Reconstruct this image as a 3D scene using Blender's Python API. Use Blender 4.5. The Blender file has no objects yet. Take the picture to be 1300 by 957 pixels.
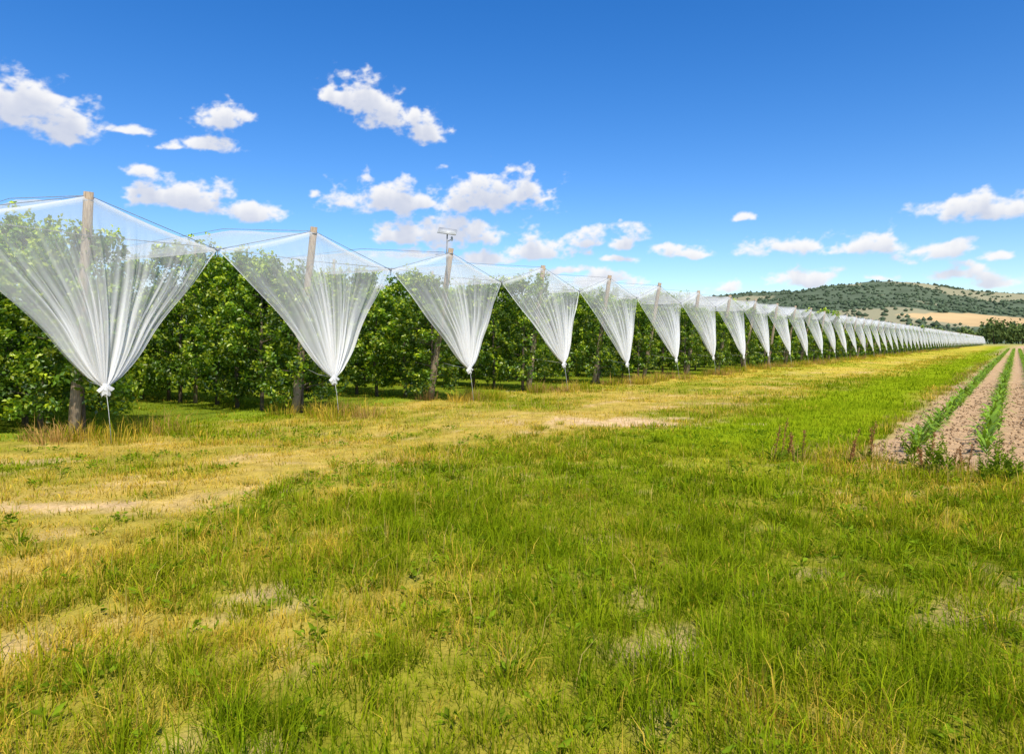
import bpy, math, numpy as np
from mathutils import Vector, Matrix
rng = np.random.default_rng(7)
scene = bpy.context.scene
scene.view_settings.view_transform = 'Standard'
try: scene.view_settings.look = 'None'
except Exception: pass
scene.view_settings.exposure = 0
F = 867.0
EYE = 1.6
U = np.array([0.594, 0.8045]); W_ = np.array([0.8045, -0.594]); P0 = np.array([-7.0, 11.3])
ROT = math.atan2(U[1], U[0])
SP = 4.5

# ---------------------------------------------------------------- helpers
_tabs = {}
def vnoise(x, y, seed=0):
    if seed not in _tabs:
        _tabs[seed] = np.random.default_rng(1000+seed).random((256, 256))
    t = _tabs[seed]
    xi = np.floor(x).astype(int); yi = np.floor(y).astype(int)
    fx = x-xi; fy = y-yi
    fx = fx*fx*(3-2*fx); fy = fy*fy*(3-2*fy)
    a = t[xi & 255, yi & 255]; b = t[(xi+1) & 255, yi & 255]
    c = t[xi & 255, (yi+1) & 255]; d = t[(xi+1) & 255, (yi+1) & 255]
    return (a*(1-fx)+b*fx)*(1-fy)+(c*(1-fx)+d*fx)*fy
def fbm(x, y, seed=0, o=4, gain=.5):
    r = 0; amp = .5; tot = 0
    for i in range(o):
        r = r+amp*vnoise(x+17.3*i, y+5.1*i, seed+i); tot += amp; amp *= gain
        x, y = (x*.8-y*.6)*2.03, (x*.6+y*.8)*2.03
    return r/tot
def sstep(a, b, x):
    t = np.clip((x-a)/(b-a), 0, 1); return t*t*(3-2*t)

def make_mesh(name, verts, faces_list, cols=None, mats=(), midx=None, smooth=False, extra=None):
    me = bpy.data.meshes.new(name)
    verts = np.asarray(verts, dtype=np.float32)
    me.vertices.add(len(verts)); me.vertices.foreach_set('co', verts.ravel())
    loops = np.concatenate([f.ravel() for f in faces_list]).astype(np.int32)
    tot = np.concatenate([np.full(len(f), f.shape[1]) for f in faces_list]).astype(np.int32)
    start = np.concatenate([[0], np.cumsum(tot)[:-1]]).astype(np.int32)
    me.loops.add(len(loops)); me.loops.foreach_set('vertex_index', loops)
    me.polygons.add(len(tot)); me.polygons.foreach_set('loop_start', start)
    try: me.polygons.foreach_set('loop_total', tot)
    except Exception: pass
    if midx is not None: me.polygons.foreach_set('material_index', np.asarray(midx, dtype=np.int32))
    if smooth: me.polygons.foreach_set('use_smooth', np.ones(len(tot), dtype=bool))
    me.update(calc_edges=True)
    if cols is not None:
        c = np.ones((len(verts), 4), dtype=np.float32); c[:, :cols.shape[1]] = cols
        at = me.color_attributes.new('Col', 'FLOAT_COLOR', 'POINT'); at.data.foreach_set('color', c.ravel())
    if extra is not None:
        at = me.attributes.new('dens', 'FLOAT', 'POINT'); at.data.foreach_set('value', np.asarray(extra, dtype=np.float32))
    for m in mats: me.materials.append(m)
    me.validate()
    return me
def add_obj(name, me, loc=(0, 0, 0), rot=(0, 0, 0), parent=None, scale=(1, 1, 1)):
    o = bpy.data.objects.new(name, me); scene.collection.objects.link(o)
    o.location = loc; o.rotation_euler = rot; o.scale = scale
    if parent is not None: o.parent = parent
    return o

def tube(pts, rad, n=8):
    pts = np.asarray(pts, float); rad = np.broadcast_to(np.asarray(rad, float), (len(pts),))
    vs = []
    for i in range(len(pts)):
        d = pts[min(i+1, len(pts)-1)]-pts[max(i-1, 0)]; d = d/np.linalg.norm(d)
        a = np.cross(d, [0, 0, 1.0]) if abs(d[2]) < .9 else np.cross(d, [1.0, 0, 0])
        a /= np.linalg.norm(a); b = np.cross(d, a)
        for j in range(n):
            t = 2*math.pi*j/n
            vs.append(pts[i]+rad[i]*(a*math.cos(t)+b*math.sin(t)))
    fs = []
    for i in range(len(pts)-1):
        for j in range(n):
            fs.append((i*n+j, i*n+(j+1) % n, (i+1)*n+(j+1) % n, (i+1)*n+j))
    vs.append(pts[0]); vs.append(pts[-1]); m = len(vs)
    L = (len(pts)-1)*n
    for j in range(n):
        fs.append((m-2, (j+1) % n, j, j)); fs.append((m-1, L+j, L+(j+1) % n, L+(j+1) % n))
    q = np.array([f for f in fs if f[2] != f[3]]); t3 = np.array([f[:3] for f in fs if f[2] == f[3]])
    return np.array(vs), q, t3
class Build:
    def __init__(s): s.v = []; s.q = []; s.t = []; s.c = []; s.qm = []; s.tm = []; s.n = 0
    def add(s, v, q=None, t=None, c=(1, 1, 1), m=0):
        v = np.asarray(v, float); s.v.append(v)
        if q is not None and len(q): s.q.append(np.asarray(q)+s.n); s.qm.append(np.full(len(q), m))
        if t is not None and len(t): s.t.append(np.asarray(t)+s.n); s.tm.append(np.full(len(t), m))
        s.c.append(np.broadcast_to(np.asarray(c, float), (len(v), 3))); s.n += len(v)
    def tube(s, pts, rad, n=8, c=(1, 1, 1), m=0):
        v, q, t = tube(pts, rad, n); s.add(v, q, t, c, m)
    def box(s, cen, size, c=(1, 1, 1), m=0, R=None):
        v = np.array([[x, y, z] for x in (-.5, .5) for y in (-.5, .5) for z in (-.5, .5)])*np.array(size)
        if R is not None: v = v@R.T
        q = [(0, 1, 3, 2), (4, 6, 7, 5), (0, 4, 5, 1), (2, 3, 7, 6), (0, 2, 6, 4), (1, 5, 7, 3)]
        s.add(v+np.array(cen), q, None, c, m)
    def mesh(s, name, mats, smooth=False):
        fl = []; mi = []
        if s.q: fl.append(np.concatenate(s.q)); mi.append(np.concatenate(s.qm))
        if s.t: fl.append(np.concatenate(s.t)); mi.append(np.concatenate(s.tm))
        return make_mesh(name, np.concatenate(s.v), fl, np.concatenate(s.c), mats, np.concatenate(mi), smooth)

# ---------------------------------------------------------------- materials
def newmat(name):
    m = bpy.data.materials.new(name); m.use_nodes = True
    nt = m.node_tree; nt.nodes.clear()
    return m, nt, nt.nodes, nt.links
def leaf_mat(name, trans=.35, gloss=.06, rough=.45, tint=(1.15, 1.2, .5)):
    m, nt, N, L = newmat(name)
    at = N.new('ShaderNodeAttribute'); at.attribute_name = 'Col'
    d = N.new('ShaderNodeBsdfDiffuse'); last = d.outputs[0]; L.new(at.outputs['Color'], d.inputs['Color'])
    if trans > 0:
        t = N.new('ShaderNodeBsdfTranslucent')
        mul = N.new('ShaderNodeVectorMath'); mul.operation = 'MULTIPLY'; mul.inputs[1].default_value = tint
        L.new(at.outputs['Color'], mul.inputs[0]); L.new(mul.outputs[0], t.inputs['Color'])
        a = N.new('ShaderNodeMixShader'); a.inputs[0].default_value = trans
        L.new(last, a.inputs[1]); L.new(t.outputs[0], a.inputs[2]); last = a.outputs[0]
    if gloss > 0:
        g = N.new('ShaderNodeBsdfGlossy')
        g.inputs['Roughness'].default_value = rough; g.inputs['Color'].default_value = (.95, .95, .9, 1)
        b = N.new('ShaderNodeMixShader'); b.inputs[0].default_value = gloss
        L.new(last, b.inputs[1]); L.new(g.outputs[0], b.inputs[2]); last = b.outputs[0]
    o = N.new('ShaderNodeOutputMaterial'); L.new(last, o.inputs[0])
    return m
M_leaf = leaf_mat('apple_foliage', .35, .05, .4)
M_grass = leaf_mat('grass_blades', .4, .0, .5, (1.15, 1.1, .5))
M_corn = leaf_mat('corn_leaf', .3, .05, .4)
M_forest = leaf_mat('forest_foliage', .0, 0.0, .6)

def rough_mat(name, c1, c2, scale=(8, 8, 1.2), rough=.85, bump=.4):
    m, nt, N, L = newmat(name)
    tc = N.new('ShaderNodeTexCoord'); mp = N.new('ShaderNodeMapping'); mp.inputs['Scale'].default_value = scale
    L.new(tc.outputs['Object'], mp.inputs[0])
    n = N.new('ShaderNodeTexNoise'); n.inputs['Scale'].default_value = 4; n.inputs['Detail'].default_value = 6
    L.new(mp.outputs[0], n.inputs['Vector'])
    r = N.new('ShaderNodeValToRGB'); r.color_ramp.elements[0].position = .3; r.color_ramp.elements[1].position = .72
    r.color_ramp.elements[0].color = (*c1, 1); r.color_ramp.elements[1].color = (*c2, 1)
    L.new(n.outputs['Fac'], r.inputs[0])
    p = N.new('ShaderNodeBsdfPrincipled'); p.inputs['Roughness'].default_value = rough
    L.new(r.outputs[0], p.inputs['Base Color'])
    b = N.new('ShaderNodeBump'); b.inputs['Strength'].default_value = bump; b.inputs['Distance'].default_value = .02
    L.new(n.outputs['Fac'], b.inputs['Height']); L.new(b.outputs[0], p.inputs['Normal'])
    o = N.new('ShaderNodeOutputMaterial'); L.new(p.outputs[0], o.inputs[0])
    return m
M_wood = rough_mat('weathered_wood', (.26, .18, .11), (.52, .40, .26), (14, 14, 1.5))
M_bark = rough_mat('apple_bark', (.10, .075, .05), (.24, .18, .12), (10, 10, 3))
M_wire = rough_mat('galvanised_wire', (.2, .2, .2), (.35, .35, .35), (3, 3, 3), .5, 0)
M_panel = rough_mat('grey_plastic_housing', (.45, .45, .43), (.55, .55, .52), (3, 3, 3), .5, 0)
M_cell = rough_mat('solar_cell', (.02, .025, .05), (.04, .05, .09), (3, 3, 3), .25, 0)
M_rope = rough_mat('white_rope', (.5, .48, .44), (.75, .74, .7), (20, 20, 20), .9, .3)

# netting
M_net, nt, N, L = newmat('anti_hail_netting')
at = N.new('ShaderNodeAttribute'); at.attribute_name = 'dens'
d = N.new('ShaderNodeBsdfDiffuse'); d.inputs[0].default_value = (.97, .95, .92, 1)
t = N.new('ShaderNodeBsdfTranslucent'); t.inputs[0].default_value = (.97, .95, .92, 1)
tr = N.new('ShaderNodeBsdfTransparent')
mx = N.new('ShaderNodeMixShader'); mx.inputs[0].default_value = .30
L.new(d.outputs[0], mx.inputs[1]); L.new(t.outputs[0], mx.inputs[2])
m2 = N.new('ShaderNodeMixShader'); L.new(at.outputs['Fac'], m2.inputs[0]); L.new(tr.outputs[0], m2.inputs[1]); L.new(mx.outputs[0], m2.inputs[2])
o = N.new('ShaderNodeOutputMaterial'); L.new(m2.outputs[0], o.inputs[0])

# ground
M_ground, nt, N, L = newmat('meadow_ground')
at = N.new('ShaderNodeAttribute'); at.attribute_name = 'Col'
tc = N.new('ShaderNodeTexCoord')
n1 = N.new('ShaderNodeTexNoise'); n1.inputs['Scale'].default_value = 3.0; n1.inputs['Detail'].default_value = 6; n1.inputs['Roughness'].default_value = .65
n2 = N.new('ShaderNodeTexNoise'); n2.inputs['Scale'].default_value = 30.0; n2.inputs['Detail'].default_value = 4; n2.inputs['Roughness'].default_value = .7
L.new(tc.outputs['Object'], n1.inputs['Vector']); L.new(tc.outputs['Object'], n2.inputs['Vector'])
a1 = N.new('ShaderNodeMath'); a1.operation = 'ADD'; L.new(n1.outputs['Fac'], a1.inputs[0]); L.new(n2.outputs['Fac'], a1.inputs[1])
mr = N.new('ShaderNodeMapRange'); mr.inputs[1].default_value = .7; mr.inputs[2].default_value = 1.3; mr.inputs[3].default_value = .6; mr.inputs[4].default_value = 1.35
L.new(a1.outputs[0], mr.inputs[0])
vm = N.new('ShaderNodeVectorMath'); vm.operation = 'SCALE'; L.new(at.outputs['Color'], vm.inputs[0]); L.new(mr.outputs[0], vm.inputs['Scale'])
p = N.new('ShaderNodeBsdfDiffuse'); p.inputs['Roughness'].default_value = .9
L.new(vm.outputs[0], p.inputs['Color'])
b = N.new('ShaderNodeBump'); b.inputs['Strength'].default_value = .8; b.inputs['Distance'].default_value = .04
L.new(a1.outputs[0], b.inputs['Height']); L.new(b.outputs[0], p.inputs['Normal'])
o = N.new('ShaderNodeOutputMaterial'); L.new(p.outputs[0], o.inputs[0])

# ---------------------------------------------------------------- zones
def ws(x, y):
    rx = x-P0[0]; ry = y-P0[1]
    return rx*W_[0]+ry*W_[1], rx*U[0]+ry*U[1]
PATCH = [(2.2, 13.6, 1.9, .9, 1.05), (-4.8, 6.6, 1.6, .22, .9), (-2.55, 3.6, .34, .18, .7), (.78, 3.6, .3, .2, .6), (-1.6, 4.3, .16, .16, .6),
         (5.4, 8.8, 1.4, .35, .5), (-6.5, 9.2, .6, .2, .6), (5.6, 17.5, 1.2, .4, .6), (2.7, 3.9, .35, .14, .4)]
def zones(x, y):
    w, s = ws(x, y)
    wj = w+(fbm(x*.35, y*.35, 3)-.5)*2.2
    n = fbm(x*.55, y*.55, 11); nf = fbm(x*2.1, y*2.1, 21)
    dry = .30+.0*w
    dry = dry+.34*np.exp(-((wj-4.6)/1.5)**2)
    dry = dry+.22*np.exp(-((wj-.3)/1.0)**2)
    dry = dry+.20*sstep(15, 45, s)*(w < 9)
    lush = sstep(7.0, 8.3, wj+(nf-.5)*1.2)*sstep(10.6, 9.9, wj)*sstep(1.5, 7, s+(nf-.5)*3)
    dry = dry*(1-lush)+.14*lush
    dry = dry+(n-.5)*1.9*(1-.7*lush)+(nf-.5)*1.2*(1-.3*lush)
    dry = np.clip(dry, 0, 1)
    corn = sstep(10.45, 10.7, w+(nf-.5)*.5)*sstep(5.2, 5.9, s+(nf-.5)*1.5)
    soil = corn.copy()
    nff = fbm(x*5.1, y*5.1, 25)
    for cx, cy, rx, ry, st in PATCH:
        e = np.sqrt(((x-cx)/rx)**2+((y-cy)/ry)**2)+(nf-.5)*1.8+(nff-.5)*1.2
        soil = np.maximum(soil, sstep(1.25, .4, e)*.95*st)
    tr = np.maximum(np.exp(-((wj-4.0)/.28)**2), np.exp(-((wj-5.8)/.28)**2))
    soil = np.maximum(soil, tr*sstep(.50, .70, nf*.6+n*.4)*.55)
    soil = np.maximum(soil, sstep(.66, .82, nff)*.45*(1-lush)*(w > -1))
    return w, s, dry, np.clip(soil, 0, 1), lush, corn
GREEN = np.array([.345, .415, .010]); GREEN2 = np.array([.185, .275, .006]); DRY = np.array([.80, .56, .07]); SOIL = np.array([.66, .45, .24]); LUSH = np.array([.35, .45, .012])

# ground sheet
n = 420
tt = np.linspace(-1, 1, n)
A = 4.0; B = math.asinh(6000/A)
g = A*np.sinh(B*tt)
gx, gy = np.meshgrid(g+1, g+7, indexing='ij')
x = gx.ravel(); y = gy.ravel()
w, s, dry, soil, lush, corn = zones(x, y)
farg = sstep(12, 50, np.hypot(x, y))[:, None]
mixg = np.array([.24, .24, .02])*(1-farg)+np.array([.30, .33, .02])*farg
dryg = np.array([.48, .34, .07])*(1-farg)+np.array([.60, .45, .06])*farg
gc = mixg*(1-dry[:, None])+dryg*dry[:, None]
gc = gc*(1-lush[:, None])+(LUSH*.75)*lush[:, None]
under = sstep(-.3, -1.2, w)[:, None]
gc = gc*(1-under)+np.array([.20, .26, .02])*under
cornsoil = np.array([.56, .37, .205])
sc = np.where(corn[:, None] > .5, cornsoil, SOIL)
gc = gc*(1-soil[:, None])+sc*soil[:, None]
ff = fbm(x/180., y/60., 31)[:, None]
farf = np.where(ff > .5, np.array([.50, .38, .14]), np.array([.22, .28, .06]))
f2 = sstep(260, 420, np.hypot(x, y))[:, None]
gc = gc*(1-f2)+farf*f2
z = (fbm(x*.9, y*.9, 41)-.5)*.07*(np.hypot(x, y) < 60)
z = z+np.where(corn > .5, .03*np.cos(2*math.pi*(w-11.2)/.8), 0)*(np.hypot(x, y) < 40)
idx = np.arange(n*n).reshape(n, n)
q = np.stack([idx[:-1, :-1], idx[1:, :-1], idx[1:, 1:], idx[:-1, 1:]], -1).reshape(-1, 4)
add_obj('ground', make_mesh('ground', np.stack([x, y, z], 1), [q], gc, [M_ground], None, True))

# ---------------------------------------------------------------- grass
def blades(px, py, h, wd, col, tipcol, lean, leandir, pz=None, curl=.5):
    k = len(px)
    if pz is None: pz = np.full(k, -.02)
    face = rng.random(k)*2*math.pi
    sx = np.cos(face)*wd*.5; sy = np.sin(face)*wd*.5
    lx = np.cos(leandir)*lean*h; ly = np.sin(leandir)*lean*h
    V = np.zeros((k, 5, 3))
    b = np.stack([px, py, pz], 1)
    S = np.stack([sx, sy, np.zeros(k)], 1)
    mid = b+np.stack([lx*.3, ly*.3, h*.58], 1)
    tip = b+np.stack([lx, ly, h*np.clip(1-lean*.35*curl*2, .2, 1)], 1)
    V[:, 0] = b-S; V[:, 1] = b+S; V[:, 2] = mid-S*.8; V[:, 3] = mid+S*.8; V[:, 4] = tip
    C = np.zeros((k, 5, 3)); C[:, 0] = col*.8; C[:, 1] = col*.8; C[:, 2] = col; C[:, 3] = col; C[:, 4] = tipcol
    i = np.arange(k)[:, None]*5
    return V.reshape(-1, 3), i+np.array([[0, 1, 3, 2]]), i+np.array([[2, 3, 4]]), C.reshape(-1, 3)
def ring_pts(r1, r2, dens, half=math.radians(47)):
    area = half*(r2*r2-r1*r1); k = int(area*dens)
    r = np.sqrt(rng.random(k)*(r2*r2-r1*r1)+r1*r1); a = (rng.random(k)*2-1)*half
    return r*np.sin(a), r*np.cos(a)
gb = Build()
for (r1, r2, dens, wb, tn) in [(1.5, 4, 3000, .0052, 18), (4, 7, 2100, .006, 18), (7, 12, 1000, .009, 14), (12, 20, 400, .013, 10), (20, 36, 110, .022, 8), (36, 75, 24, .042, 5), (75, 150, 4, .09, 4)]:
    cx, cy = ring_pts(r1, r2, dens/tn)
    spread = .035+.004*r1
    px = np.repeat(cx, tn)+rng.normal(0, spread, len(cx)*tn); py = np.repeat(cy, tn)+rng.normal(0, spread, len(cx)*tn)
    out = np.arctan2(py-np.repeat(cy, tn), px-np.repeat(cx, tn))
    th = np.repeat(rng.random(len(cx)), tn); tcw = np.repeat(rng.random(len(cx)), tn)
    tdry = np.repeat(rng.random(len(cx)), tn)
    w, s, dry, soil, lush, corn = zones(px, py)
    hn = fbm(px*.8, py*.8, 51)
    keep = rng.random(len(px)) > np.clip(soil*1.1, 0, 1)*.97
    keep &= rng.random(len(px)) > (.10*dry*(w > 2.5)*(w < 7.5))
    keep &= ~((corn > .3))
    keep &= ~((w < -.6) & (rng.random(len(px)) < .5))
    h = (.06+.12*th**1.5)*(.5+1.1*hn)*(1-.25*dry)
    fg = sstep(5.0, 8.5, w)*(1-lush)
    h = h*(.65+.65*fg)
    h = h*(1-lush)+(.09+.05*th)*lush
    h *= rng.uniform(.6, 1.25, len(px))
    isdry = (rng.random(len(px))*.5+tdry*.5) < (dry*.68+.08)*(1-.7*lush)
    tone = rng.random(len(px))[:, None]
    gcol = GREEN*tone+GREEN2*(1-tone)
    gcol = gcol*(.65+.65*tcw[:, None])
    gcol = gcol*(1-lush[:, None])+LUSH*(.75+.35*tone)*lush[:, None]
    dcol = DRY*(.6+.55*tone)
    mixd = np.clip(dry*.9, 0, 1)[:, None]
    gcol = gcol*(1-mixd*.7)+np.array([.54, .48, .02])*mixd*.7
    col = np.where(isdry[:, None], dcol, gcol)
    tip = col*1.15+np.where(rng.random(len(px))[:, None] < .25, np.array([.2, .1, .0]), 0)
    K = keep
    lean = np.clip(rng.normal(.55, .35, len(px)), .05, 1.4)
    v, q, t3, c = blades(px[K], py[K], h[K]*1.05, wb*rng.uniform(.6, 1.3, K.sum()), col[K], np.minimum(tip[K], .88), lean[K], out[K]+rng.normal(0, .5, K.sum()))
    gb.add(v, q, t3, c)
cx, cy = ring_pts(1.8, 14, 7.0)
w, s, dry, soil, lush, corn = zones(cx, cy)
pn = fbm(cx*.5, cy*.5, 57)
K = (w > 5.2) & (soil < .35) & (lush < .3) & (corn < .1) & (pn+rng.normal(0, .1, len(cx)) > .46)
cx, cy, drK = cx[K], cy[K], dry[K]
tn = 46
rr_ = np.repeat(rng.uniform(.04, .11, len(cx)), tn); aa = rng.random(len(cx)*tn)*6.283; qq = np.sqrt(rng.random(len(cx)*tn))
px = np.repeat(cx, tn)+np.cos(aa)*rr_*qq; py = np.repeat(cy, tn)+np.sin(aa)*rr_*qq
hh = np.repeat(rng.uniform(.10, .23, len(cx)), tn)*rng.uniform(.6, 1.2, len(px))
tt_ = np.repeat(rng.uniform(.6, 1.2, len(cx)), tn)[:, None]; t2_ = rng.random(len(px))[:, None]
col = (GREEN*t2_+GREEN2*(1-t2_))*tt_
col = np.where((rng.random(len(px)) < .12+.35*np.repeat(drK, tn))[:, None], DRY*(.7+.4*t2_), col)
v, q, t3, c = blades(px, py, hh, rng.uniform(.004, .009, len(px)), col, np.minimum(col*1.25+.03, .85), np.clip(.3+.9*qq+rng.normal(0, .2, len(px)), .05, 1.5), aa)
gb.add(v, q, t3, c)
cx, cy = ring_pts(1.8, 22, 14.0)
w, s, dry, soil, lush, corn = zones(cx, cy)
K = (w > .6) & (corn < .1) & (lush < .4) & (fbm(cx*.7, cy*.7, 58)+dry*.35 > .56)
cx, cy = cx[K], cy[K]; k = len(cx)
hh = rng.uniform(.15, .34, k); col = np.array([.78, .56, .16])*rng.uniform(.7, 1.1, k)[:, None]
v, q, t3, c = blades(cx, cy, hh, rng.uniform(.003, .006, k)*(1+.05*np.hypot(cx, cy)), col, col, np.clip(rng.normal(.3, .2, k), 0, .8), rng.random(k)*6.28)
gb.add(v, q, t3, c)
add_obj('grass', gb.mesh('grass', [M_grass]))

tb = Build()
def tuft(cx, cy, k, r, hmin, hmax, dcol, green=.3, wd=.012):
    a = rng.random(k)*2*math.pi; rr = r*np.sqrt(rng.random(k))
    px = cx+rr*np.cos(a); py = cy+rr*np.sin(a)
    h = rng.uniform(hmin, hmax, k)*(1-.4*rr/r)
    isg = rng.random(k) < green
    tone = rng.uniform(.7, 1.25, k)[:, None]
    col = np.where(isg[:, None], GREEN*.85, dcol)*tone
    v, q, t3, c = blades(px, py, h, np.full(k, wd)*rng.uniform(.6, 1.3, k), col, np.minimum(col*1.1, .88), np.clip(rng.normal(.45, .3, k), 0, 1.3), a)
    tb.add(v, q, t3, c)
for k in range(-1, 45):
    s0 = k*SP
    sc_ = 1+.05*max(0, k)
    for j in range(10 if k < 12 else 4):
        s1 = s0+rng.normal(.2, .65); w1 = rng.normal(.3, .5)
        c = P0+U*s1+W_*w1
        dc = [DRY*.9, np.array([.68, .42, .13]), np.array([.56, .34, .12])][rng.integers(3)]
        tuft(c[0], c[1], int(150/sc_), .34, .12, .62, dc, [.15, .4, .9][rng.integers(3)], .009*sc_)
for i in range(240):
    s1 = rng.uniform(-4, 90); w1 = rng.normal(6.9 if rng.random() < .5 else 1.4, .6)
    c = P0+U*s1+W_*w1
    tuft(c[0], c[1], 45, .22, .08, .3, DRY, .4, .008*(1+.03*max(s1, 0)))
for i in range(90):
    s1 = rng.uniform(4, 60); c = P0+U*s1+W_*(10.45+rng.normal(0, .15))
    tuft(c[0], c[1], 30, .2, .06, .28, np.array([.6, .38, .12]), .5, .008*(1+.03*max(s1, 0)))
for i in range(90):
    w1 = rng.uniform(9.5, 18); c = P0+U*(4.9+rng.normal(0, .3))+W_*w1
    tuft(c[0], c[1], 40, .22, .08, .42, np.array([.66, .44, .14]), .5, .007)
add_obj('dry_tall_grass', tb.mesh('dry_tall_grass', [M_grass]))

# ---------------------------------------------------------------- leaves
def leaf_geo(P, Dir, size, wid, col):
    k = len(P)
    Dir = Dir/np.linalg.norm(Dir, axis=1, keepdims=True)
    R = rng.normal(size=(k, 3))
    side = np.cross(Dir, R); side /= np.linalg.norm(side, axis=1, keepdims=True)+1e-9
    nrm = np.cross(side, Dir)
    fl = nrm[:, 2] < 0; nrm[fl] *= -1
    S = size[:, None]; Wd = wid[:, None]
    V = np.zeros((k, 4, 3))
    V[:, 0] = P
    V[:, 1] = P+Dir*S*.5+side*Wd*.5+nrm*Wd*.18
    V[:, 2] = P+Dir*S-nrm*S*.12
    V[:, 3] = P+Dir*S*.5-side*Wd*.5+nrm*Wd*.18
    i = np.arange(k)[:, None]*4
    t3 = np.concatenate([i+np.array([[0, 1, 2]]), i+np.array([[0, 2, 3]])])
    return V.reshape(-1, 3), t3, np.repeat(col, 4, axis=0)

def apple_tree(seed, shoots=190, per=42, lsize=.095):
    global rng
    old = rng; rng = np.random.default_rng(seed)
    B = Build()
    H = rng.uniform(3.2, 3.75)
    tz = np.linspace(-.05, H*.85, 7)
    tx = np.cumsum(rng.normal(0, .025, 7)); ty = np.cumsum(rng.normal(0, .025, 7))
    B.tube(np.stack([tx, ty, tz], 1), np.linspace(.055, .015, 7), 7, m=1)
    for i in range(12):
        z0 = rng.uniform(.5, H*.8); a = rng.random()*2*math.pi; ln = rng.uniform(.45, .75)
        b0 = np.array([np.interp(z0, tz, tx), np.interp(z0, tz, ty), z0])
        d = np.array([math.cos(a)*.95, math.sin(a)*.8, .35])
        B.tube([b0, b0+d*ln*.5, b0+d*ln+np.array([0, 0, -.05])], [.02, .014, .006], 5, m=1)
    z = .30+(H-.40)*rng.random(shoots)
    f = (z-.30)/(H-.30)
    bulge = 1+.25*np.sin(f*7+rng.random()*6)
    halfw = np.interp(f, [0, .15, .5, .8, 1], [.6, .85, .85, .62, .28])*rng.uniform(.70, 1.22, shoots)*bulge
    a = rng.random(shoots)*2*math.pi
    rr = np.sqrt(rng.uniform(.25, 1, shoots))
    cx = np.cos(a)*halfw*rr; cy = np.sin(a)*.72*rr
    ln = rng.uniform(.18, .45, shoots)
    dirx = np.cos(a)*rng.uniform(.2, 1, shoots); diry = np.sin(a)*rng.uniform(.1, .8, shoots); dz = rng.uniform(-.25, 1.1, shoots)+f*.6
    D = np.stack([dirx, diry, dz], 1); D /= np.linalg.norm(D, axis=1, keepdims=True)
    C = np.stack([cx, cy, z], 1)
    kx = 14
    Cw = np.stack([rng.normal(0, .25, kx), rng.uniform(-.6, .6, kx), rng.uniform(H-.45, H-.05, kx)], 1)
    Dw = np.stack([rng.normal(0, .25, kx), rng.normal(0, .25, kx), np.ones(kx)], 1); Dw /= np.linalg.norm(Dw, axis=1, keepdims=True)
    C = np.concatenate([C, Cw]); D = np.concatenate([D, Dw]); ln = np.concatenate([ln, rng.uniform(.3, .6, kx)])
    ns = len(C)
    ff_ = np.concatenate([f, np.ones(kx)])
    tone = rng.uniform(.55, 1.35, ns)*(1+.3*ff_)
    T = rng.random((ns, per))
    P = C[:, None, :]+D[:, None, :]*(T*ln[:, None])[:, :, None]+rng.normal(0, .055, (ns, per, 3))*(1.25-.7*T)[:, :, None]
    P = P.reshape(-1, 3)
    P[:, 2] = np.maximum(P[:, 2], .2+.2*rng.random(len(P)))
    dd = np.repeat(D, per, axis=0)*.35+rng.normal(0, .6, (ns*per, 3)); dd[:, 2] -= .15
    T = T.ravel(); tn = np.repeat(tone, per)
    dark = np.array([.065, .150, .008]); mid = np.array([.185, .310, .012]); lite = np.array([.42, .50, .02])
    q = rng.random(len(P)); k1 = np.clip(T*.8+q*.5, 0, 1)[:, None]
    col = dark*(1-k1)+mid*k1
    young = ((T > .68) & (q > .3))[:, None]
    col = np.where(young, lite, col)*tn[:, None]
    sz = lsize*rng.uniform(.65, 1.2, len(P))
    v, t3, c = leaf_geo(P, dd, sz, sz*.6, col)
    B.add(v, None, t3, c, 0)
    me = B.mesh('apple_tree_mesh', [M_leaf, M_bark])
    rng = old
    return me
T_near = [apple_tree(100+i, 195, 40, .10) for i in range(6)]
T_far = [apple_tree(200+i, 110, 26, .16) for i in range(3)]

def loc(s, t, z=0):
    p = P0+U*s-W_*t
    return (p[0], p[1], z)
NROW = 86
for k in range(-1, NROW):
    if k < 9: cnt, pool = 12, T_near
    elif k < 18: cnt, pool = 7, T_far
    else: cnt, pool = 4, T_far
    par = None
    if k >= 9:
        par = add_obj('apple_tree_row', None)
    for j in range(cnt):
        me = pool[rng.integers(len(pool))]
        l = loc(k*SP+rng.normal(0, .09), .75+1.12*j+rng.normal(0, .1))
        flip = math.pi if rng.random() < .5 else 0
        sc_ = rng.uniform(.92, 1.08)
        add_obj('apple_tree', me, l, (0, 0, ROT+flip+rng.normal(0, .12)), par, (sc_, sc_, sc_*rng.uniform(.86, 1.03)))

# ---------------------------------------------------------------- posts
def post_mesh(seed, Hh, rad=.085, lean=.6):
    r = np.random.default_rng(seed); B = Build()
    zz = np.linspace(-.1, Hh, 9)
    pts = np.stack([r.normal(0, .006, 9), lean*(1-zz/Hh), zz], 1)
    B.tube(pts, np.linspace(rad*1.1, rad*.88, 9), 12)
    B.tube([[0, 0.03, Hh-.16], [0, 0.022, Hh-.12]], rad*.95, 12, m=1)
    return B.mesh('post', [M_wood, M_wire])
posts = [post_mesh(i, 4.08+.03*i, lean=.6+.08*i) for i in range(3)]
inner = [post_mesh(10+i, 4.2, .05, 0.0) for i in range(2)]
for k in range(-1, NROW):
    add_obj('wooden_post', posts[k % 3], loc(k*SP, 0), (0, 0, ROT+0))
    if k < 10:
        add_obj('wooden_post', inner[k % 2], loc(k*SP, 4.9), (0, 0, ROT))
        add_obj('wooden_post', inner[(k+1) % 2], loc(k*SP, 11.9), (0, 0, ROT))

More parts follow.
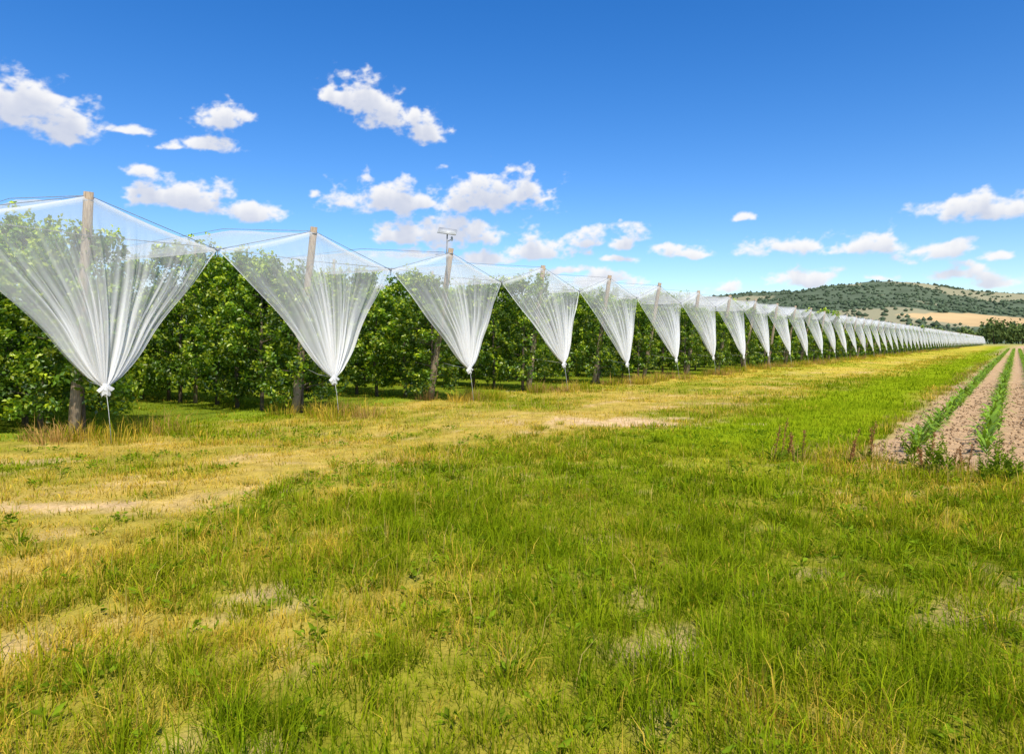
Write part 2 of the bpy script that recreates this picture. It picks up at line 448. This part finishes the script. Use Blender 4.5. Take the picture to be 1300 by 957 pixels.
# ---------------------------------------------------------------- nets
def net_mesh(seed, L_, NX=48, hi=True):
    r = np.random.default_rng(seed)
    V = []; Q = []; Dn = []; nv = 0
    hw = SP/2
    def ztop(X, Y):
        ridge = 4.02+.38*sstep(0, 3.6, Y)
        val = 3.36+.12*sstep(0, 4, Y)
        a = np.abs(X)/hw
        z = ridge+(val-ridge)*a
        z = z-.10*np.sin(np.pi*a)*(.6+.4*sstep(0, 3, Y))
        z = z-.05*np.sin(np.pi*((Y) % 7)/7)
        return z
    NY = 26
    Xs = np.linspace(-hw, hw, 25); Ys = np.concatenate([np.linspace(0, 6, 14), np.linspace(7, L_, NY-14)])
    gx, gy = np.meshgrid(Xs, Ys, indexing='ij')
    gz = ztop(gx, gy)+r.normal(0, .008, gx.shape)*(np.abs(gx) < hw-.01)
    v = np.stack([gx.ravel(), gy.ravel(), gz.ravel()], 1); nx, ny = gx.shape
    ix = np.arange(nx*ny).reshape(nx, ny)
    q = np.stack([ix[:-1, :-1], ix[1:, :-1], ix[1:, 1:], ix[:-1, 1:]], -1).reshape(-1, 4)
    dn = .22+.12*fbm(gx*1.5+seed, gy*.8, 91)
    dn = np.where(np.abs(gx) > hw-.05, .7, dn); dn = np.where(np.abs(gx) < .05, .5, dn)
    dn = np.where(gy < .02, .6, dn)
    V.append(v); Q.append(q); Dn.append(dn.ravel()); nv += len(v)
    NC = 221 if hi else 71; NR = 44 if hi else 20
    c = np.linspace(-1, 1, NC); a = np.linspace(0, 1, NR)**.9
    C, Aa = np.meshgrid(c, a, indexing='ij')
    topz = ztop(C*hw, 0*C)+.004
    tz = .88+r.normal(0, .06); ty = -.72
    tieX = r.normal(0, .09)
    bowL, bowR = r.uniform(-.02, .05, 2)
    bow = np.where(C < 0, bowL, bowR)
    wdt = (1-Aa)*(1-.022)+.022-bow*np.sin(np.pi*Aa**.8)+.012*np.sin(Aa*11+r.random()*6)*np.sin(np.pi*Aa)+.028*sstep(.6, .9, Aa)*sstep(1.0, .93, Aa)
    X = C*hw*wdt+tieX*Aa
    sagc = (.18+r.uniform(-.05, .08))*np.sin(np.pi*Aa)*(1-C**2)
    Y = ty*Aa**.92-sagc
    zed = topz+(tz-topz)*Aa-.05*np.sin(np.pi*Aa)*np.abs(C)
    ph = r.random(8)*6.28
    warp = C*1.0+.08*np.sin(C*5+ph[0])+.04*np.sin(C*13+ph[1])+.05*Aa*np.sin(C*9+ph[6])
    pleat = np.sin(warp*2*np.pi*6+ph[2])*.55+np.sin(warp*2*np.pi*11.3+ph[3])*.35+np.sin(warp*2*np.pi*23+ph[7])*.2
    amp = .11*np.clip(Aa*1.3, 0, 1)*(.22+.78*np.clip(1-Aa, 0, 1)**.5)
    Y = Y+pleat*amp
    X = X+np.cos(warp*2*np.pi*6+ph[2]+.8)*amp*.4
    v = np.stack([X.ravel(), Y.ravel(), zed.ravel()], 1)
    ix = np.arange(NC*NR).reshape(NC, NR)
    q = np.stack([ix[:-1, :-1], ix[1:, :-1], ix[1:, 1:], ix[:-1, 1:]], -1).reshape(-1, 4)
    base = .20
    comp = 1/np.clip(wdt, .1, 1)
    dens = 1-(1-base)**(comp**.9)
    stripes = .5+.5*np.sin(warp*2*np.pi*7+ph[4]); st2 = .5+.5*np.sin(warp*2*np.pi*17+ph[5]); st3 = .5+.5*np.sin(warp*2*np.pi*37+ph[1])
    grow = np.clip((Aa-.06)*1.4, 0, 1)
    fan = fbm(C*9+ph[7], Aa*1.2, 95)
    stripe = (stripes**5*.5+st2**5*.5+st3**3*.35)*grow*(.3+1.4*fan)
    dens = np.clip(dens*.80+stripe*.55+.08*fan, 0, .97)
    dens = np.where(np.abs(C) > .985, .75, dens)
    dens = np.where(Aa < .012, .7, dens)
    V.append(v); Q.append(q+nv); Dn.append(dens.ravel()); nv += len(v)
    for tl in range(3):
        NC2, NR2 = 25, 8
        th, bb = np.meshgrid(np.linspace(0, 2*np.pi, NC2), np.linspace(0, 1, NR2), indexing='ij')
        rad = .034+(.04)*bb**.8*(1+.45*np.sin(th*5+tl*2))
        ln = [.10, .17, .08][tl]
        X = tieX+(tl-1)*.05*bb+np.cos(th)*rad*.9; Y = ty-.02+np.sin(th)*rad*.6; Z = tz+.03-ln*bb+.025*np.sin(th*3+tl)*bb
        ix = np.arange(NC2*NR2).reshape(NC2, NR2)
        q = np.stack([ix[:-1, :-1], ix[1:, :-1], ix[1:, 1:], ix[:-1, 1:]], -1).reshape(-1, 4)
        V.append(np.stack([X.ravel(), Y.ravel(), Z.ravel()], 1)); Q.append(q+nv); Dn.append(np.full(NC2*NR2, .75)); nv += NC2*NR2
    return make_mesh('hail_net', np.concatenate(V), [np.concatenate(Q)], None, [M_net], None, True, np.concatenate(Dn)), tieX, tz
near = [net_mesh(i, 32) for i in range(6)]
farn = [net_mesh(20+i, 16, hi=False) for i in range(3)]
def rope_mesh(t_):
    tieX, tz = t_[1], t_[2]
    B = Build()
    B.tube([[tieX, -.72, tz+.05], [tieX, -.72, tz+.01], [tieX, -.72, tz-.02]], [.038, .044, .04], 12)
    B.tube([[tieX, -.74, tz], [tieX+.02, -.80, .5], [tieX+.04, -.86, -.05]], .0045, 5)
    B.tube([[tieX, -.70, tz], [tieX, -.2, tz+.05], [0.0, .42, 1.05]], .005, 5, m=0)
    return B.mesh('tie_rope', [M_rope])
nearR = [rope_mesh(n_) for n_ in near]; farR = [rope_mesh(n_) for n_ in farn]
wb_ = Build()
wb_.tube([[-SP/2, 0, 3.37], [0, 0, 4.02], [SP/2, 0, 3.37]], .006, 4)
wb_.tube([[-SP/2, 0, 3.40], [0, 0.02, 3.36], [SP/2, 0, 3.40]], .006, 4)
wb_.tube([[0, 0, 4.02], [0, 3.6, 4.42], [0, 20, 4.42]], .006, 4)
wb_.tube([[SP/2, 0, 3.37], [SP/2, 4, 3.49], [SP/2, 20, 3.49]], .006, 4)
wb_.tube([[SP/2-.05, -.02, 3.40], [SP/2+.0, -.03, 3.33], [SP/2+.05, -.02, 3.41]], .012, 5)
wb_.tube([[SP/2, -.02, 3.38], [SP/2, -.03, 3.22]], .010, 5)
wireM = wb_.mesh('wire', [M_wire])
for k in range(-1, NROW):
    i = (k*5+1) % 6 if k < 14 else rng.integers(3)
    me = near[i][0] if k < 14 else farn[i][0]
    o = add_obj('hail_net', me, loc(k*SP, 0), (0, 0, ROT))
    add_obj('tie_rope', nearR[i] if k < 14 else farR[i], (0, 0, 0), (0, 0, 0), o)
    if k < 30: add_obj('support_wire', wireM, (0, 0, 0), (0, 0, 0), o)

# weather sensor with small solar panel on row 3
par = add_obj('weather_station', None, loc(2*SP-.15, 0), (0, 0, 0))
B = Build()
B.tube([[.0, .12, 2.9], [-.02, 0.0, 3.9], [0, -.02, 4.55]], .018, 8, m=0)
B.tube([[-.02, 0, 4.3], [.12, 0, 4.36]], .012, 6, m=0)
B.tube([[.12, 0, 4.32], [.12, 0, 4.34], [.12, 0, 4.42], [.12, 0, 4.44]], [.015, .03, .03, .015], 10, m=1)
add_obj('mast', B.mesh('mast', [M_wire, M_panel]), (0, 0, 0), (0, 0, 0), par)
B = Build()
R = np.array(Matrix.Rotation(math.radians(8), 3, 'Y'))@np.array(Matrix.Rotation(math.radians(35), 3, 'X'))
B.box([0, 0, 4.58], [.5, .3, .03], m=0, R=R)
B.box(np.array([0, 0, 4.58])+R@np.array([0, 0, .019]), [.44, .22, .004], m=0, R=R)
add_obj('solar_panel', B.mesh('solar_panel', [M_panel, M_cell]), (0, 0, 0), (0, 0, 0), par)

# ---------------------------------------------------------------- corn rows
def corn_row(seed, L_=150.):
    r = np.random.default_rng(seed)
    s = np.cumsum(r.uniform(.13, .30, int(L_/.21)))
    s = s[s < L_]
    V = []; Q = []; C = []; nv = 0
    for s0 in s:
        if r.random() < .05: continue
        hs = r.uniform(.55, 1.25)*.39
        x0 = r.normal(0, .035); base = np.array([s0, x0, .02])
        nl = 6 if s0 < 40 else 4
        wmul = 1 if s0 < 40 else 1.5
        a0 = r.random()*np.pi
        tone = r.uniform(.7, 1.25)
        for j in range(nl):
            a = a0+np.pi*j+r.normal(0, .35)
            f = (j+1)/nl
            zb = hs*.45*f; ln = hs*(1.15-.35*abs(f-.6))*r.uniform(.8, 1.2)
            d = np.array([np.cos(a), np.sin(a), 0]); sd = np.array([-np.sin(a), np.cos(a), 0])
            up = .6+.35*f
            tt = np.array([0, .35, .7, 1.0]); wd = np.array([.014, .024, .018, .002])*wmul
            pos = base+np.array([0, 0, zb])+d*(tt*ln*.6)[:, None]+np.array([0, 0, 1.])*((tt*up-tt**2*(up*.75))*ln*1.35)[:, None]
            v = np.stack([pos-sd*wd[:, None], pos+sd*wd[:, None]], 1).reshape(-1, 3)
            V.append(v); Q.append(np.array([[0, 1, 3, 2], [2, 3, 5, 4], [4, 5, 7, 6]])+nv)
            c = np.array([.21, .34, .02])*tone*r.uniform(.8, 1.2)
            C.append(np.repeat((c*np.array([.7, 1, 1.1, 1.3])[:, None]), 2, axis=0)); nv += 8
        st = np.array([[-.008, 0, 0], [.008, 0, 0], [.006, 0, hs*.5], [-.006, 0, hs*.5]])+base-np.array([0, 0, .03])
        V.append(st); Q.append(np.array([[0, 1, 2, 3]])+nv); C.append(np.tile([.16, .27, .05], (4, 1))); nv += 4
    return make_mesh('corn_row', np.concatenate(V), [np.concatenate(Q)], np.concatenate(C), [M_corn])
cr = [corn_row(i) for i in range(3)]
for i in range(26):
    wv = 11.2+.8*i
    p = P0+U*(5.9+rng.uniform(-.3, .5))+W_*wv
    add_obj('corn_row', cr[i % 3], (p[0], p[1], 0), (0, 0, ROT))

k = 3200
sv = 5.3+rng.random(k)**1.6*22; wv = 10.6+rng.random(k)*3.9
B = Build()
base = np.array([[1, 0, 0], [-1, 0, 0], [0, 1, 0], [0, -1, 0], [0, 0, 1], [0, 0, -1]], float)
tri = np.array([[0, 2, 4], [2, 1, 4], [1, 3, 4], [3, 0, 4], [2, 0, 5], [1, 2, 5], [3, 1, 5], [0, 3, 5]])
P = P0[None, :]+U[None, :]*sv[:, None]+W_[None, :]*wv[:, None]
sz = rng.uniform(.008, .035, k)
v = base[None]*sz[:, None, None]*rng.uniform(.6, 1.3, (k, 6, 3))
v[:, :, 0] += P[:, :1]; v[:, :, 1] += P[:, 1:2]; v[:, :, 2] += .02
col = np.repeat(cornsoil[None]*rng.uniform(.7, 1.15, k)[:, None], 6, axis=0)
B.add(v.reshape(-1, 3), None, (np.arange(k)[:, None, None]*6+tri[None]).reshape(-1, 3), col)
add_obj('soil_clods', B.mesh('soil_clods', [M_ground]))

# ---------------------------------------------------------------- dock plants
def dock(seed, brown=True):
    global rng
    old = rng; rng = np.random.default_rng(seed)
    B = Build()
    for sidx in range(rng.integers(2, 4)):
        h = rng.uniform(.32, .62); a = rng.random()*6.28; ln = rng.uniform(.02, .18)
        b0 = np.array([rng.normal(0, .06), rng.normal(0, .06), -.02]); tp = b0+np.array([math.cos(a)*ln, math.sin(a)*ln, h])
        sc_ = np.array([.36, .19, .08]) if brown else np.array([.26, .34, .03])
        B.tube([b0, (b0+tp)/2+rng.normal(0, .01, 3), tp], [.005, .004, .003], 5, c=sc_, m=0)
        kk = 95 if brown else 60; f = rng.uniform(.35, 1, kk)
        P = b0+(tp-b0)*f[:, None]+rng.normal(0, .010, (kk, 3))
        col = (np.array([.44, .21, .08]) if brown else np.array([.26, .36, .02]))*rng.uniform(.5, 1.3, kk)[:, None]
        v, t3, c = leaf_geo(P, rng.normal(size=(kk, 3)), np.full(kk, .024 if brown else .06), np.full(kk, .015), col)
        B.add(v, None, t3, c)
    kk = 26 if brown else 55
    a = rng.random(kk)*6.28
    D = np.stack([np.cos(a), np.sin(a), rng.uniform(.3, 1.8, kk)], 1)
    P = np.stack([np.cos(a)*.04, np.sin(a)*.04, rng.uniform(0, .1 if brown else .25, kk)], 1)
    v, t3, c = leaf_geo(P, D, rng.uniform(.07, .17, kk), rng.uniform(.015, .035, kk), np.array([.22, .31, .02])*rng.uniform(.6, 1.3, kk)[:, None])
    B.add(v, None, t3, c)
    rng = old
    return B.mesh('dock', [M_grass])
def gp(px, py):
    d = EYE*F/(py-434.); return ((px-650)*d/F, d, 0)
DK = [dock(1), dock(2), dock(3), dock(4, False), dock(5, False)]
for (px, py, v) in [(985, 588, 0), (1006, 584, 1), (1078, 592, 2), (1100, 586, 0), (1160, 590, 3), (1183, 598, 4), (1200, 606, 3), (1255, 612, 3), (1285, 616, 4), (1172, 602, 2), (1216, 596, 1), (1270, 606, 4)]:
    s_ = rng.uniform(.75, 1.05)
    add_obj('dock_plant', DK[v], gp(px, py), (0, 0, rng.random()*6.28), None, (s_, s_, s_))

B = Build()
x, y = ring_pts(1.8, 13, 2200/(math.radians(45)*166), math.radians(45))
w, s, dry, soil, lush, corn = zones(x, y)
K = (soil < .3) & (dry < .6) & (w > .5); x = x[K]; y = y[K]
nl = 7
a = rng.random(len(x)*nl)*6.28
P = np.stack([np.repeat(x, nl)+np.cos(a)*.012, np.repeat(y, nl)+np.sin(a)*.012, rng.uniform(.01, .06, len(x)*nl)], 1)
D = np.stack([np.cos(a), np.sin(a), rng.uniform(.1, .9, len(a))], 1)
v, t3, c = leaf_geo(P, D, rng.uniform(.03, .08, len(a)), rng.uniform(.014, .03, len(a)), np.array([.22, .32, .015])*rng.uniform(.6, 1.4, len(a))[:, None])
B.add(v, None, t3, c)
add_obj('meadow_weeds', B.mesh('meadow_weeds', [M_grass]))

# ---------------------------------------------------------------- hills
tp = np.linspace(560, 2600, 260); yd = np.linspace(560, 2600, 150)
TP, YD = np.meshgrid(tp, yd, indexing='ij')
Hp = np.interp(TP, [560, 700, 800, 900, 950, 1000, 1050, 1100, 1150, 1200, 1250, 1300, 1600, 2200, 2600], [0, 18, 40, 56, 62, 66, 72, 77, 78, 73, 68, 66, 60, 45, 30])
prof = np.interp(YD, [560, 600, 700, 800, 950, 1200, 1450, 1700, 2100, 2600], [-4, 0, 13, 25, 38, 48, 59, 68, 55, 20])/70
X = (TP-650)/F*YD
nn = fbm(X/140., YD/140., 61, 5)-.5
ang = Hp*prof*(1+.16*nn*sstep(700, 1100, YD))+nn*6*sstep(700, 1000, YD)
Z = ang/F*YD
fieldmask = sstep(20, 23, Hp*prof)*sstep(39, 36, Hp*prof)*(TP > 1060)*(fbm(X/120., YD/200., 71, 2) > .38)
f3 = (fbm(X/90., YD/220., 75, 3) > .60)
cG = np.array([.10, .125, .075]); cF = np.array([.62, .42, .20]); cP = np.array([.34, .31, .18])  # slight bluish distance haze mixed into the forest green
cc = np.where((fieldmask > .5)[..., None], cF*(.8+.4*fbm(X/60., YD/40., 79, 3)[..., None]), np.where(f3[..., None], cP, cG*(.8+.8*fbm(X/30., YD/30., 77, 3)[..., None])))
ix = np.arange(X.size).reshape(X.shape)
q = np.stack([ix[:-1, :-1], ix[1:, :-1], ix[1:, 1:], ix[:-1, 1:]], -1).reshape(-1, 4)
add_obj('hill', make_mesh('hill', np.stack([X.ravel(), YD.ravel(), Z.ravel()], 1), [q], cc.reshape(-1, 3), [M_forest], None, True))
k = 22000
i = rng.integers(0, X.shape[0]-1, k); j = rng.integers(0, X.shape[1]-1, k)
a = rng.random(k); b = rng.random(k)
def bl(Aq): return (Aq[i, j]*(1-a)+Aq[i+1, j]*a)*(1-b)+(Aq[i, j+1]*(1-a)+Aq[i+1, j+1]*a)*b
hx, hy, hz = bl(X), bl(YD), bl(Z)
okf = (fieldmask[i, j] < .5) & (~f3[i, j] | (rng.random(k) < .25)) & (YD[i, j] < 1900) & (YD[i, j] > 640)
hx, hy, hz = hx[okf], hy[okf], hz[okf]; k = len(hx)
sz = rng.uniform(2.0, 5.5, k)
v = base[None]*np.stack([sz, sz, sz*.8], 1)[:, None, :]*rng.uniform(.6, 1.25, (k, 6, 3))
v[:, :, 0] += hx[:, None]; v[:, :, 1] += hy[:, None]; v[:, :, 2] += hz[:, None]+1.5
col = np.repeat(np.array([.090, .122, .068])[None]*rng.uniform(.65, 1.35, k)[:, None], 6, axis=0)  # crown green carries the same painted bluish haze
B = Build(); B.add(v.reshape(-1, 3), None, (np.arange(k)[:, None, None]*6+tri[None]).reshape(-1, 3), col)
add_obj('hillside_forest', B.mesh('hillside_forest', [M_forest]))
B = Build()
for i in range(150):
    px = rng.uniform(1175, 1900); yy = rng.uniform(440, 560)
    X0 = (px-650)/F*yy
    if px < 1215 and rng.random() < .4: continue
    H = rng.uniform(7, 15)*(1.2 if px > 1230 else .8); Rr = H*.42
    B.tube([[X0, yy, -.5], [X0, yy, H*.5]], [.35, .2], 6, c=(.1, .08, .05))
    kk = 230
    d = rng.normal(size=(kk, 3)); d /= np.linalg.norm(d, axis=1, keepdims=True)
    rad = rng.uniform(.55, 1.05, kk)*(1+.25*np.sin(d[:, 0]*5+i)*np.cos(d[:, 2]*4))
    P = np.array([X0, yy, H*.55])+d*np.stack([rad*Rr, rad*Rr, rad*H*.45], 1)
    v, t3, c = leaf_geo(P, rng.normal(size=(kk, 3)), np.full(kk, 2.0), np.full(kk, 1.5), np.array([.12, .165, .045])*rng.uniform(.6, 1.4, kk)[:, None]*rng.uniform(.8, 1.2))
    B.add(v, None, t3, c)
add_obj('distant_tree_line', B.mesh('distant_tree_line', [M_forest]))

# ---------------------------------------------------------------- clouds: glowing sheets on a distant dome, light and shade painted in
CL = [(28, 126, 62, 30), (88, 156, 55, 28), (160, 163, 26, 6), (285, 148, 34, 16), (262, 184, 36, 9), (215, 184, 22, 6), (175, 212, 20, 10),
      (462, 120, 42, 22), (500, 146, 42, 22), (543, 166, 26, 14), (425, 120, 20, 8), (235, 250, 66, 22), (318, 268, 36, 11), (400, 248, 10, 6),
      (500, 248, 72, 22), (632, 244, 66, 26), (585, 258, 40, 14), (570, 292, 78, 24), (515, 299, 40, 12), (615, 326, 32, 11), (530, 322, 45, 9),
      (690, 315, 50, 13), (745, 303, 24, 11), (795, 305, 28, 13), (870, 318, 38, 9), (1000, 312, 62, 13), (1090, 311, 60, 13), (1195, 315, 46, 12),
      (1240, 266, 80, 19), (1290, 262, 50, 18), (1278, 322, 30, 9), (1020, 354, 56, 13), (920, 364, 26, 8), (1208, 346, 40, 10), (770, 354, 48, 10),
      (1262, 355, 55, 9), (945, 275, 12, 5), (1400, 300, 60, 20), (-80, 200, 70, 25), (720, 345, 40, 6), (1110, 352, 30, 5), (785, 328, 22, 5), (1500, 200, 80, 30), (-200, 120, 80, 30)]
step = math.radians(.068)
azs = np.arange(math.radians(-50), math.radians(52), step); els = np.arange(math.radians(.6), math.radians(26), step)
AZ, EL = np.meshgrid(azs, els, indexing='ij')
wx = (fbm(AZ*22, EL*30, 201, 4)-.5)*.030; wy = (fbm(AZ*22, EL*30, 211, 4)-.5)*.016
AW = AZ+wx; EW = EL+wy
m = np.full(AZ.shape, -3.)
for (px, py, rx, ry) in CL:
    az = math.atan((px-650)/F); el = math.atan((434-py)/math.hypot(F, px-650)); ca = math.cos(az)
    rxa = rx/F*ca*ca*1.12; rya = ry/F*ca*1.15
    dy = EW-(el-.25*rya); dy = np.where(dy < 0, dy/(.66*rya), dy/(1.2*rya))
    m = np.maximum(m, 1-np.sqrt(((AW-az)/rxa)**2+dy**2))
fb = fbm(AZ*38, EL*60, 221, 7, .56)
bil = 1-np.abs(2*fbm(AZ*60, EL*85, 231, 4, .5)-1)*2
dens = np.maximum(m, -2)*1.45+(fb-.46)*2.7+(bil-.6)*.35
dens = np.where(m < -.45, dens-.6*(-.45-m)*4, dens)
den = np.clip(dens, 0, 1.2)
alpha = sstep(-.05, .95, dens)**1.1*.97
od = np.zeros_like(den)
for j in range(1, 15):
    sh = np.zeros_like(den); sh[:, :-j*2] = den[:, j*2:]
    od += sh
od /= 14
lit = np.exp(-od*1.3)
lit = sstep(.25, .9, lit)
lit = np.clip(lit*.85+.15+(bil-.6)*.12, 0, 1)
white = np.array([.985, .98, .985]); shd = np.array([.60, .65, .79])
cc = white*lit[..., None]+shd*(1-lit[..., None])  # bright tops and shaded undersides painted into the cloud colour
R_ = 15000.
vx = np.sin(AZ)*np.cos(EL)*R_; vy = np.cos(AZ)*np.cos(EL)*R_; vz = np.sin(EL)*R_
ix = np.arange(AZ.size).reshape(AZ.shape)
on = alpha > .004
fa = on[:-1, :-1] | on[1:, :-1] | on[1:, 1:] | on[:-1, 1:]
q = np.stack([ix[:-1, :-1], ix[1:, :-1], ix[1:, 1:], ix[:-1, 1:]], -1)[fa]
used = np.unique(q); remap = np.full(AZ.size, -1); remap[used] = np.arange(len(used))
M_cloud, nt, N, L = newmat('cloud_glow')
at = N.new('ShaderNodeAttribute'); at.attribute_name = 'Col'; ad = N.new('ShaderNodeAttribute'); ad.attribute_name = 'dens'
em = N.new('ShaderNodeEmission'); L.new(at.outputs['Color'], em.inputs[0]); em.inputs[1].default_value = 1.0  # emission stands in for sunlight on the clouds
tr = N.new('ShaderNodeBsdfTransparent'); ms = N.new('ShaderNodeMixShader')
L.new(ad.outputs['Fac'], ms.inputs[0]); L.new(tr.outputs[0], ms.inputs[1]); L.new(em.outputs[0], ms.inputs[2])
o = N.new('ShaderNodeOutputMaterial'); L.new(ms.outputs[0], o.inputs[0])
try: M_cloud.cycles.emission_sampling = 'NONE'
except Exception: pass
vv = np.stack([vx.ravel(), vy.ravel(), vz.ravel()], 1)[used]
add_obj('clouds', make_mesh('clouds', vv, [remap[q]], cc.reshape(-1, 3)[used], [M_cloud], None, False, alpha.ravel()[used]))

# ---------------------------------------------------------------- world + sun
SUN_EL, SUN_AZ = math.radians(52), math.radians(166)
wd = bpy.data.worlds.new('World'); scene.world = wd; wd.use_nodes = True
nt = wd.node_tree; N = nt.nodes; L = nt.links; N.clear()
sky = N.new('ShaderNodeTexSky'); sky.sky_type = 'NISHITA'; sky.sun_disc = False
sky.sun_elevation = SUN_EL; sky.sun_rotation = SUN_AZ; sky.altitude = 300; sky.air_density = 1.0; sky.dust_density = .5; sky.ozone_density = 3.0
hs = N.new('ShaderNodeHueSaturation'); hs.inputs['Hue'].default_value = .51; hs.inputs['Saturation'].default_value = 1.38; hs.inputs['Value'].default_value = 1.2
L.new(sky.outputs[0], hs.inputs['Color'])
bg = N.new('ShaderNodeBackground'); bg.inputs[1].default_value = .15; L.new(hs.outputs[0], bg.inputs[0])
wo = N.new('ShaderNodeOutputWorld'); L.new(bg.outputs[0], wo.inputs[0])

sl = bpy.data.lights.new('sun', 'SUN'); sl.energy = 5.0; sl.angle = math.radians(.5); sl.color = (1, .95, .83)
so = bpy.data.objects.new('sun', sl); scene.collection.objects.link(so)
dv = Vector((math.sin(SUN_AZ)*math.cos(SUN_EL), math.cos(SUN_AZ)*math.cos(SUN_EL), math.sin(SUN_EL)))
so.rotation_euler = dv.to_track_quat('Z', 'Y').to_euler(); so.location = (0, 0, 50)

cam = bpy.data.cameras.new('camera'); co = bpy.data.objects.new('camera', cam); scene.collection.objects.link(co)
cam.sensor_width = 36; cam.lens = 36*F/1300; cam.shift_y = -44.5/1300; cam.clip_end = 30000; cam.clip_start = .05
co.location = (0, 0, EYE); co.rotation_euler = (math.radians(90), 0, 0)
scene.camera = co
